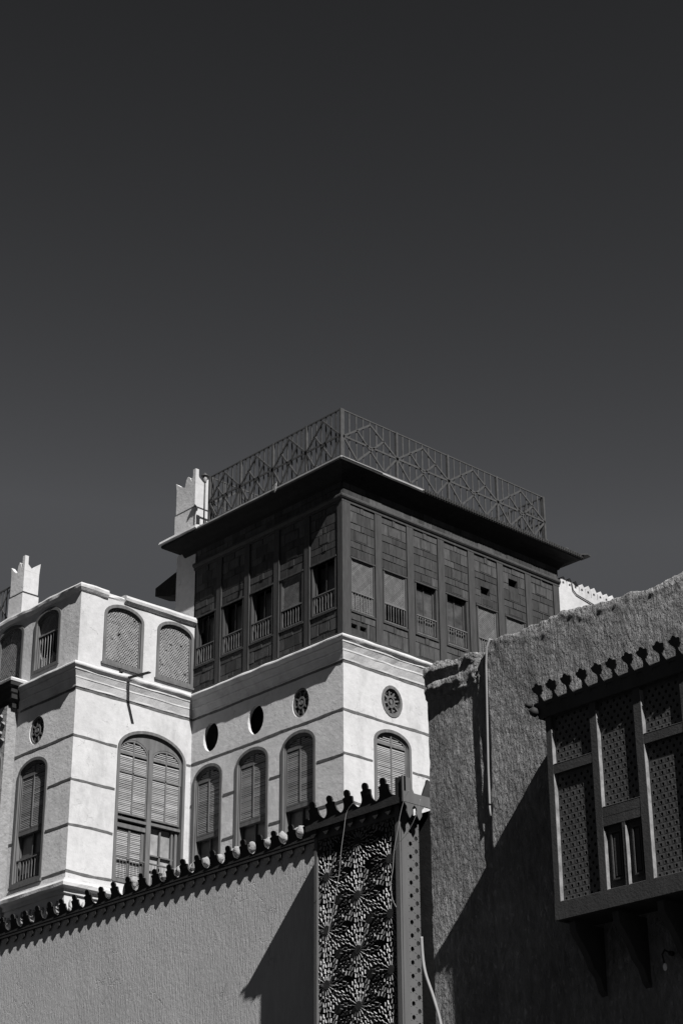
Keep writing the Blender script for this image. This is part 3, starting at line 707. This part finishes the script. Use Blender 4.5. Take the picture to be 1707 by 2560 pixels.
# star lattice
st = MB(); fine = MB()
def clip_bar(p, q, w, deep=0):
    a0, a1, z0, z1 = -17.2, -15.83, 2.0, 8.24
    d = (q[0]-p[0], q[1]-p[1]); t0, t1 = 0, 1
    for e, f_, lo_, hi in ((p[0], d[0], a0, a1), (p[1], d[1], z0, z1)):
        if abs(f_) < 1e-9:
            if e < lo_ or e > hi: return
            continue
        u, v = (lo_-e)/f_, (hi-e)/f_
        if u > v: u, v = v, u
        t0, t1 = max(t0, u), min(t1, v)
    if t1-t0 < .05: return
    st.ridge(fB, (p[0]+d[0]*t0, p[1]+d[1]*t0), (p[0]+d[0]*t1, p[1]+d[1]*t1), w, -.03, -.012)
hub = MB()
def star(cx, cz):
    N = 16; pol = lambda r_, t: (cx+r_*math.cos(t), cz+r_*math.sin(t))
    for k in range(N):
        t = 2*math.pi*k/N+math.pi/16; h = math.pi/N
        e = .03*math.sin(k*2.4)
        clip_bar(pol(.055, t), pol(.125, t+e*.3), .010)
        clip_bar(pol(.14, t+.05), pol(.195, t+.01), .011)
        clip_bar(pol(.21, t+h*.5), pol(.26, t+h*.35), .010); clip_bar(pol(.21, t-h*.5), pol(.26, t-h*.35), .008)
        clip_bar(pol(.272, t), pol(.32, t+.02), .011)
        clip_bar(pol(.14, t+.05), pol(.165, t+h), .006)
        clip_bar(pol(.272, t+h), pol(.318, t+h*.8), .008)
        if k % 3 == 0: clip_bar(pol(.325, t), pol(.355, t+.12), .009)
    if -17.15 < cx < -15.88 and cz < 8.2: hub.poly(fB, [pol(.055, 2*math.pi*k/12) for k in range(12)], -.06, -.008)
for i, ax_ in enumerate((-17.595, -17.05, -16.505, -15.96, -15.415)):
    for k in range(-1, 9):
        z = (8.085 if i % 2 == 0 else 7.76)-.65*k+(.0 if i % 2 else 0)
        star(ax_, z if i % 2 == 0 else z)
stp = finish('star_lattice', st, M_STAR, BAY); finish('hub', hub, M_CREST, stp)
# lit corner post and pierced side
cpz = MB(); cpz.box(fS, 15.54, 15.64, -.02, .008, 2, 8.4); cpz.box(fS, 15.643, 15.68, -.02, .002, 2, 8.4); cpz.box(fS, 15.565, 15.6, .008, .018, 2, 8.4)
finish('corner_post', cpz, M_BOX, BAY)
sd_ = MB(); y0, y1_ = 15.682, 15.87
zz = 2.0; rows = []
# pierced panel: cells with six-lobed holes
cell = .0775; n = 0
while zz < 8.15:
    for col in range(2):
        ya = y0+(y1_-y0)*col/2; yb = y0+(y1_-y0)*(col+1)/2
        if (n+col) % 2 == 0:
            cy, cz = (ya+yb)/2, zz+cell/2
            N = 16; out = []
            for k in range(N):
                t = 2*math.pi*k/N+math.pi/N; dx, dz = math.cos(t), math.sin(t); s_ = min((yb-ya)/2/abs(dx) if abs(dx) > 1e-6 else 9, cell/2/abs(dz) if abs(dz) > 1e-6 else 9); out.append((cy+dx*s_, cz+dz*s_))
            inn = [(cy+math.cos(2*math.pi*k/N+math.pi/N)*(.026+.005*(k % 2)), cz+math.sin(2*math.pi*k/N+math.pi/N)*(.027+.005*(k % 2))) for k in range(N)]
            sd_.ring(fS, out, inn, -.018, 0)
        else: sd_.box(fS, ya, yb, -.018, 0, zz, zz+cell)
    zz += cell; n += 1
sp_ = finish('side_panel', sd_, M_BOX, BAY)
# bay crest
cb2 = MB(); fC = FY(15.55)
cb2.box(fC, -17.42, -15.68, -.47, 0, 8.46, 8.5); cb2.box(fC, -17.42, -15.68, -.03, .004, 8.39, 8.46)
crest(cb2, fC, -17.40, -15.84, 8.5, .312, 0, 1.15)
cb2.box(fC, -15.83, -15.68, -.03, 0, 8.5, 8.71)
fD = FX(-15.68)
cs = MB()
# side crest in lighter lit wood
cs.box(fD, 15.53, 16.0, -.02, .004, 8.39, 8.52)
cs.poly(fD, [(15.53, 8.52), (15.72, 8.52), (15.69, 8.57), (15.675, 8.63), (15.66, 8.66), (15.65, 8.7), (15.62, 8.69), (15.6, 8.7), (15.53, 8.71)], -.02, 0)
cb2.poly(fD, [(15.86, 8.52), (16.0, 8.52), (16.0, 8.72), (15.95, 8.74), (15.93, 8.68), (15.9, 8.62)], -.03, 0)
for c in (15.64, 15.8): cs.profile(fD, [(c, w*.8, 8.39-h*1.5, -.02, 0) for h, w in PEN])
finish('crest', cb2, M_CREST, BAY)
finish('side_crest', cs, M_BOX, BAY)
# wavy apron at the top of the side panel
# wires
def wire(label, pts, r, m_=M_WIRE, name='wire', cat='wire'):
    P = [Vector(p) for p in pts]; out = []
    for k in range(len(P)-1):
        p0, p1, p2, p3 = P[max(k-1, 0)], P[k], P[k+1], P[min(k+2, len(P)-1)]
        for q in range(8):
            t = q/8; out.append(.5*((2*p1)+(p2-p0)*t+(2*p0-5*p1+4*p2-p3)*t*t+(3*p1-p0-3*p2+p3)*t**3))
    out.append(P[-1]); mb = MB(); mb.tube(out, r, 6); return tag(finish(name, mb, m_), label, cat)
def pB(px, py, y=15.36):        # photograph measurement on the plane just in front of the bay
    d = fw+rt2*((px-853.5)/F_PX)-up2*((py-1280)/F_PX); d *= y/d.y; return Vector((d.x, d.y, d.z+1.6))
kk = 540/1568
wire('thin pale wire sagging down over the left part of the star-pattern screen', [pB(560+x*kk, 1980+y*kk) for x, y in ((935, 85), (890, 150), (870, 280), (850, 430), (835, 600), (800, 800), (770, 960), (745, 1090), (720, 1250), (690, 1400))], .0028)
wire('thin pale wire looping from the bay top down the screen right edge', [pB(560+x*kk, 1980+y*kk) for x, y in ((1340, -10), (1310, 50), (1280, 160), (1260, 280), (1235, 420), (1225, 560), (1212, 660), (1220, 770), (1250, 840))], .0028)
wire('thin pale wire running diagonally across the bay corner post', [pB(560+x*kk, 1980+y*kk) for x, y in ((1425, 55), (1390, 180), (1330, 300), (1270, 370), (1238, 430))], .0028)

# lumpy white shapes of unknown kind behind the crest
SK = [(330, 2192, 1.25), (412, 2181, .8), (447, 2168, 1), (484, 2166, .9), (512, 2150, 1), (546, 2137, .9), (588, 2126, 1.05), (627, 2108, 1), (664, 2103, 1), (700, 2083, 1.05), (747, 2062, 1.1), (778, 2030, .7)]
labs = ['biggest lumpy white sack behind the scalloped crest, below the wide double window', 'white sack just right of the biggest one, behind the crest below the double window', 'white sack behind the crest directly under the right edge of the double window', 'white sack behind the crest under the white corner pier between the windows', 'white sack behind the crest under the left shuttered window of the shaded face', 'white sack behind the crest under the right edge of the left shuttered window', 'large white sack behind the crest between left and middle shuttered windows', 'upright white sack behind the crest under the middle shuttered window', 'white sack behind the crest under the right edge of the middle shuttered window', 'white sack behind the crest between middle and right shuttered windows', 'tall white sack behind the crest just left of the star screen bay', 'small white sack standing highest, at the left end of the bay crest']
for (px, py, s_), lb_ in zip(SK, labs):
    c = pB(px, py, 16.16); mb = MB(); w = random.uniform(.105, .13)*s_
    mb.ball((c.x, 16.17, 8.5+.105*s_), (w*1.2, .1, .135*s_), 3, .16, 4); mb.ball((c.x+w*.75, 16.12, 8.56+.1*s_), (w*.55, .06, .07*s_), 3, .3, 5)
    mb.ball((c.x-w*.7, 16.2, 8.5+.06*s_), (w*.6, .07, .09*s_), 2, .2, 5)
    tag(finish('sack', mb, M_ROUGHWHITE), lb_, 'sack', 'white sacks lying behind the scalloped crest')

# ================================================================== ROUGH BROWN WALL
BW = thing('rough_wall_house', 'rough dark plastered house wall with a broken top edge and a carved wooden latticed bay', 'wall', (-10, 12, 0))
TOP = [(-11.80, 8.05), (-11.34, 8.04), (-11.06, 8.01), (-11.0, 8.08), (-10.52, 8.07), (-10.06, 8.09), (-9.57, 8.04), (-9.2, 8.02), (-8.8, 8.05), (-7.5, 8.06), (-5, 8.02)]
def topz(x):
    for (x0, z0), (x1_, z1) in zip(TOP, TOP[1:]):
        if x <= x1_: t = max(0, (x-x0)/(x1_-x0)); return z0+(z1-z0)*t
    return TOP[-1][1]
def fbm(v, o=4):
    s_, a = 0, 1
    for _ in range(o): s_ += a*noise.noise(v); v = v*2.1; a *= .5
    return s_
rm = MB(); XS = []; x = -11.81
while x < -8.0: XS.append(x); x += .022
while x < -5: XS.append(x); x += .15
VS = [('f', z) for z in [0, 2, 3.5]+[3.8+.03*k for k in range(int((8.0-3.8)/.03))]]
rows = []
nz_ = [3.8+.03*k for k in range(200) if 3.8+.03*k < 7.55]
fr_rows = [0, 2, 3.5]+nz_
NT = 26                                                         # rows between 7.55 and the top edge
for x in XS:
    tz = topz(x)+.035*fbm(Vector((x*4, 3, 0)), 5)+.012*noise.noise(Vector((x*23, 1, 0))); colv = []
    for z in fr_rows+[7.55+(tz-7.55)*(k+1)/NT for k in range(NT)]:
        edge = -11.81+.02*fbm(Vector((z*3, 7, 0)))
        b = .012*fbm(Vector((x*2.2, z*1.3, 4)), 3)+.004*noise.noise(Vector((x*22, z*9, 2)))
        st_x = -11.02-.03*min(1, max(0, (7.7-z)/1.5))+.008*fbm(Vector((z*5, 2, 2)))
        if x < st_x: b -= .038
        if z > 7.72+.03*noise.noise(Vector((x*8, 0, 0))) and x < -11.17+.02*noise.noise(Vector((z*20, 5, 0))) : b += .028+.02*(int((z-7.7)/.085) % 2)+.03*noise.cell(Vector((x*7+int((z-7.7)/.085)*3.3, int((z-7.7)/.085)*1.7, 1)))*.6+.008*fbm(Vector((x*9, z*12, 1)))
        t = max(0, (z-(tz-.22))/.22)
        b += t*.02*fbm(Vector((x*8, z*14, 8)), 4)-.05*max(0, t-.75)
        colv.append(Vector((max(x, edge) if x < -11.6 else x, 12-b, z)))
    for k in range(1, 10): colv.append(Vector((x, 12+.05+.08*k+.02*noise.noise(Vector((x*5, k, 0))), tz+.01*k+.03*fbm(Vector((x*6, k*.7, 3))))))
    colv.append(Vector((x, 15.4, tz-.1))); rows.append(colv)
nc = len(rows[0])
for c in rows: rm.v += c
for i in range(len(rows)-1):
    for j in range(nc-1): rm.f.append((i*nc+j, (i+1)*nc+j, (i+1)*nc+j+1, i*nc+j+1))
# left end wall
lf = [v.copy() for v in rows[0]]; i = len(rm.v)
rm.v += [Vector((v.x, v.y, v.z)) for v in lf[:-10]]+[Vector((-11.8, 15.4, v.z)) for v in lf[:-10]]
q = len(lf)-10
rm.f += [(i+k, i+k+1, i+q+k+1, i+q+k) for k in range(q-1)]
finish('wall', rm, M_MUD, BW, smooth=True)

# latticed bay on the rough wall
YF = 11.61; fM = FrK((0, YF, 0), (1, 0, 0), (0, -1, 0)); fM.k = KM = 11.61/11.56; XL, XR, ZBt, ZTp = -9.99, -8.52, 5.29, 7.08
mf = MB()
for a0, a1 in ((-9.985, -9.93), (-9.515, -9.45), (-9.065, -8.992), (-8.6, -8.53)): mf.box(fM, a0, a1, -.06, 0, ZBt+.14, ZTp)
mf.box(fM, XL, XR, -.06, .002, ZBt, ZBt+.14)
for a0, a1, z in ((-9.93, -9.515, 6.48), (-9.45, -9.065, 6.01), (-8.992, -8.6, 6.5)): mf.box(fM, a0, a1, -.06, -.002, z, z+.08)
mf.box(fM, -9.45, -9.065, -.06, -.003, 5.935, 6.009); mf.box(fM, -9.265, -9.235, -.06, -.004, ZBt+.14, 5.935)
mf.box(fM, -9.93, -8.6, -.06, -.002, 6.98, ZTp)
# sides, floor and back of the box
mf.box(fM, XL, XL+.03, -.41, -.061, ZBt, ZTp); mf.box(fM, XR-.03, XR, -.41, -.061, ZBt, ZTp); mf.box(fM, XL+.031, XR-.031, -.41, -.061, ZBt+.01, ZBt+.04)
MB_ = finish('latticed_bay', mf, M_MASH, BW)
we = MB()  # pale strips on sun-facing reveals only: sunlight painted as colour
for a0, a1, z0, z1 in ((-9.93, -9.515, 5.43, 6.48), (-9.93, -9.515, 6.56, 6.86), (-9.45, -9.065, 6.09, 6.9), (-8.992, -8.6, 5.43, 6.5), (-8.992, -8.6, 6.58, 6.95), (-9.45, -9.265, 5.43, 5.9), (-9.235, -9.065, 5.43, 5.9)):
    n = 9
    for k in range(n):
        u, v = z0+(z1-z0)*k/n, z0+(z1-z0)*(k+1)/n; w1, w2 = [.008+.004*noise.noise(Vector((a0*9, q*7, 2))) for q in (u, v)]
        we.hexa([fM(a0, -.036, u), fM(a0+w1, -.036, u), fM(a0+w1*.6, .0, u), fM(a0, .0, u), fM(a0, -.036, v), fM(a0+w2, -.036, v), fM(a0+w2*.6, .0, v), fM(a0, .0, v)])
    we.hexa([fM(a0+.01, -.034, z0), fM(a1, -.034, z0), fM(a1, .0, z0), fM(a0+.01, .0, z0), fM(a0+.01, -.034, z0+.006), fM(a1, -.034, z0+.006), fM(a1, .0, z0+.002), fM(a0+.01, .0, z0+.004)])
finish('worn_beading', we, M_SUNEDGE, MB_)
def pierced(a0, a1, z0, z1, pz=.0465):
    mb = MB(); px_ = .066; row = 0; z = z0
    N = 8
    while z < z1-.001:
        a = a0-(px_/2 if row % 2 else 0)
        while a < a1:
            l, r2 = max(a, a0), min(a+px_, a1); ze = min(z+pz, z1)
            if r2-l > .005:
                cx, cz = a+px_/2, z+pz/2
                if l == a and r2 == a+px_ and ze-z > pz*.9:
                    hw, hh = px_/2, pz/2
                    out = [(cx+hw, cz), (cx+hw, cz+hh), (cx, cz+hh), (cx-hw, cz+hh), (cx-hw, cz), (cx-hw, cz-hh), (cx, cz-hh), (cx+hw, cz-hh)]
                    inn = [(cx+.0125*math.cos(k*math.pi/4), cz+.0145*math.sin(k*math.pi/4)) for k in range(8)]
                    mb.ring(fM, out, inn, -.052, -.038, -.036)
                else: mb.box(fM, l, r2, -.05, -.038, z, ze)
            a += px_
        z += pz; row += 1
    finish('lattice_panel', mb, M_MASHL, MB_)
for a0, a1, z0, z1 in ((-9.93, -9.515, 5.43, 6.48), (-9.93, -9.515, 6.56, 6.98), (-9.45, -9.065, 6.09, 6.98), (-8.992, -8.6, 5.43, 6.5), (-8.992, -8.6, 6.58, 6.98)): pierced(a0, a1, z0, z1)
for a0, a1 in ((-9.45, -9.265), (-9.235, -9.065)):
    mb = MB(); mb.box(fM, a0, a1, -.06, -.04, 5.43, 5.935); sh_ = finish('shutter', mb, M_MASH, MB_)
    mb = MB(); mb.ring(fM, rectp(a0+.05, a1-.03, 5.5, 5.885), rectp(a0+.062, a1-.042, 5.512, 5.873), -.04, -.022); mb.box(fM, a0+.075, a1-.055, -.04, -.03, 5.53, 5.86); finish('raised_panel', mb, M_MASH, sh_)
ib = MB(); ib.box(fM, XL+.04, XR-.04, -.35, -.34, ZBt+.05, ZTp); finish('inner_back', ib, M_SOFFIT, MB_)
# eave of the bay
me_ = MB(); XL2, XR2 = -10.02*KM, (XR+.03)*KM
me_.sweep([(XL2, 12.0), (XL2, YF), (XR2, YF), (XR2, 12.0)], [(0, 7.0), (.02, 7.0), (.025, 7.04), (.03, 7.07), (.035, 7.1), (.045, 7.1), (.045, 7.13), (0, 7.16)])
me_.box(FY(0), XL2, XR2, -12.0, -YF, 7.085, 7.15)
EVM = finish('eave', me_, M_MASH, MB_)
ce = MB(); fE = FrK((0, YF-.048, 0), (1, 0, 0), (0, -1, 0)); fE.k = KM
M2 = [(-.05, .012), (-.042, .04), (-.02, .05), (.0, .042), (.02, .028), (.045, .017), (.065, .017), (.08, .03), (.095, .05), (.122, .06), (.13, .052), (.132, .028), (.142, .02), (.152, .005)]
a = -10.06
while a < -8.45:
    j = random.uniform(-.006, .006); c = a+.08+j; t = random.uniform(-.012, .012)
    ce.profile(fE, [(c+h*t*3, w*.95, 7.09+h*1.05, h*.4-.016, h*.4) for h, w in M2]); a += .1595
finish('crest', ce, M_MASH, MB_)
kb = MB(); kb.ball((-10.1, YF-.05, 7.06), (.045, .05, .04), 2, .3); kb.ball((-10.13, YF-.08, 7.12), (.03, .04, .03), 2, .3); finish('end_scroll', kb, M_CREST, MB_)
# corbels
for k in range(4):
    a = -9.93+k*.44; mb = MB()
    out = [(12.0, 5.28), (YF+.04, 5.28), (YF+.05, 5.2), (YF+.14, 5.1), (YF+.2, 5.02), (YF+.24, 4.94), (YF+.31, 4.88), (11.96, 4.78), (12.0, 4.74)]
    frx = Fr((a, 0, 0), (0, 1, 0), (1, 0, 0)); mb.poly(frx, out, 0, .06); finish('corbel', mb, M_MASH, MB_)

# conduit hooked over the rough wall
pts = [(-10.95, 12.25, 8.0), (-10.95, 12.1, 8.07), (-10.96, 11.99, 8.08), (-10.99, 11.975, 8.0), (-11.012, 11.985, 7.85), (-11.028, 11.99, 7.4), (-11.042, 11.992, 6.9), (-11.042, 11.992, 6.56)]
P = []; 
for p, q in zip(pts, pts[1:]):
    p, q = Vector(p), Vector(q); n = max(1, int((q-p).length/.008))
    P += [p.lerp(q, k/n) for k in range(n)]
rad = [.0115 if k % 2 else .009 for k in range(len(P))]
cm = MB(); cm.tube(P, rad, 8)
cdt = tag(finish('conduit', cm, M_CABLE), 'pale corrugated conduit hooked over the broken top of the rough wall and hanging down it', 'pipe')
pe = MB(); pe.tube([(-11.042, 11.992, 6.555), (-11.04, 11.992, 6.5), (-11.036, 11.992, 6.46)], [.008, .008, .012], 6); finish('conduit_end', pe, M_CABLE, cdt)
wire('white cable hanging slack down the lower left corner of the rough wall', [(-11.86, 11.94, 5.55), (-11.85, 11.94, 5.38), (-11.81, 11.93, 5.22), (-11.72, 11.93, 5.0), (-11.64, 11.93, 4.75), (-11.6, 11.93, 4.4)], [.014]*41, M_CABLE, 'cable', 'cable')
bu = thing('lamp_bulb', 'small white bulb on a short bent arm below the latticed bay', 'lamp', (-9.2, 11.8, 4.8))
b1 = MB(); b1.ball((-9.135, 11.8, 4.82), (.017, .017, .03), 2); finish('bulb', b1, M_BULB, bu)
b2 = MB(); b2.tube([(-9.2, 11.97, 4.96), (-9.19, 11.88, 4.97), (-9.16, 11.81, 4.92), (-9.14, 11.8, 4.85)], .007, 6); b2.tube([(-9.2, 11.99, 4.96), (-9.2, 11.96, 4.96)], .02, 8); finish('arm', b2, M_CREST, bu)

# roof lantern and rag by the railing
lx, ly = -42.35, YT-.47
lt = thing('roof_lantern', 'small lantern on a thin post at the left end of the roof railing', 'lamp', (lx, ly, 27))
q = MB(); q.tube([(lx, ly, 27.0), (lx, ly, 28.45)], .025, 8); finish('post', q, M_METAL, lt)
q = MB(); q.tube([(lx, ly, 28.45), (lx, ly, 28.5), (lx, ly, 28.66)], [.04, .05, .085], 8); finish('lantern_glass', q, M_CABLE, lt)
q = MB(); q.tube([(lx, ly, 28.66), (lx, ly, 28.69), (lx, ly, 28.76), (lx, ly, 28.8)], [.12, .12, .04, .01], 8); finish('cap', q, M_METAL, lt)
def pT(px, py, y): return pB(px, py, y)
c = pT(688, 1215, YT-.66)
rg = MB(); frr = FY(YT-.66)
rg.profile(frr, [(c.x-.03, .005, c.z-.2, -.012, 0), (c.x, .03, c.z-.12, -.02, .012), (c.x+.02, .045, c.z+.0, -.01, .01), (c.x+.04, .03, c.z+.12, -.012, .0)])
ra = tag(finish('rag', rg, M_ROUGHWHITE), 'white strip of cloth hanging from a short rod at the roof railing', 'cloth')
rd = MB(); rd.tube([(c.x-.2, YT-.6, c.z+.1), (c.x+.05, YT-.66, c.z+.12)], .012, 6); rd.tube([(c.x-.2, YT-.6, c.z+.1), (c.x-.18, YT-.44, c.z+.18)], .012, 6); tag(finish('rod', rd, M_METAL), 'short metal rod sticking out under the roof railing and holding the cloth strip', 'rod')
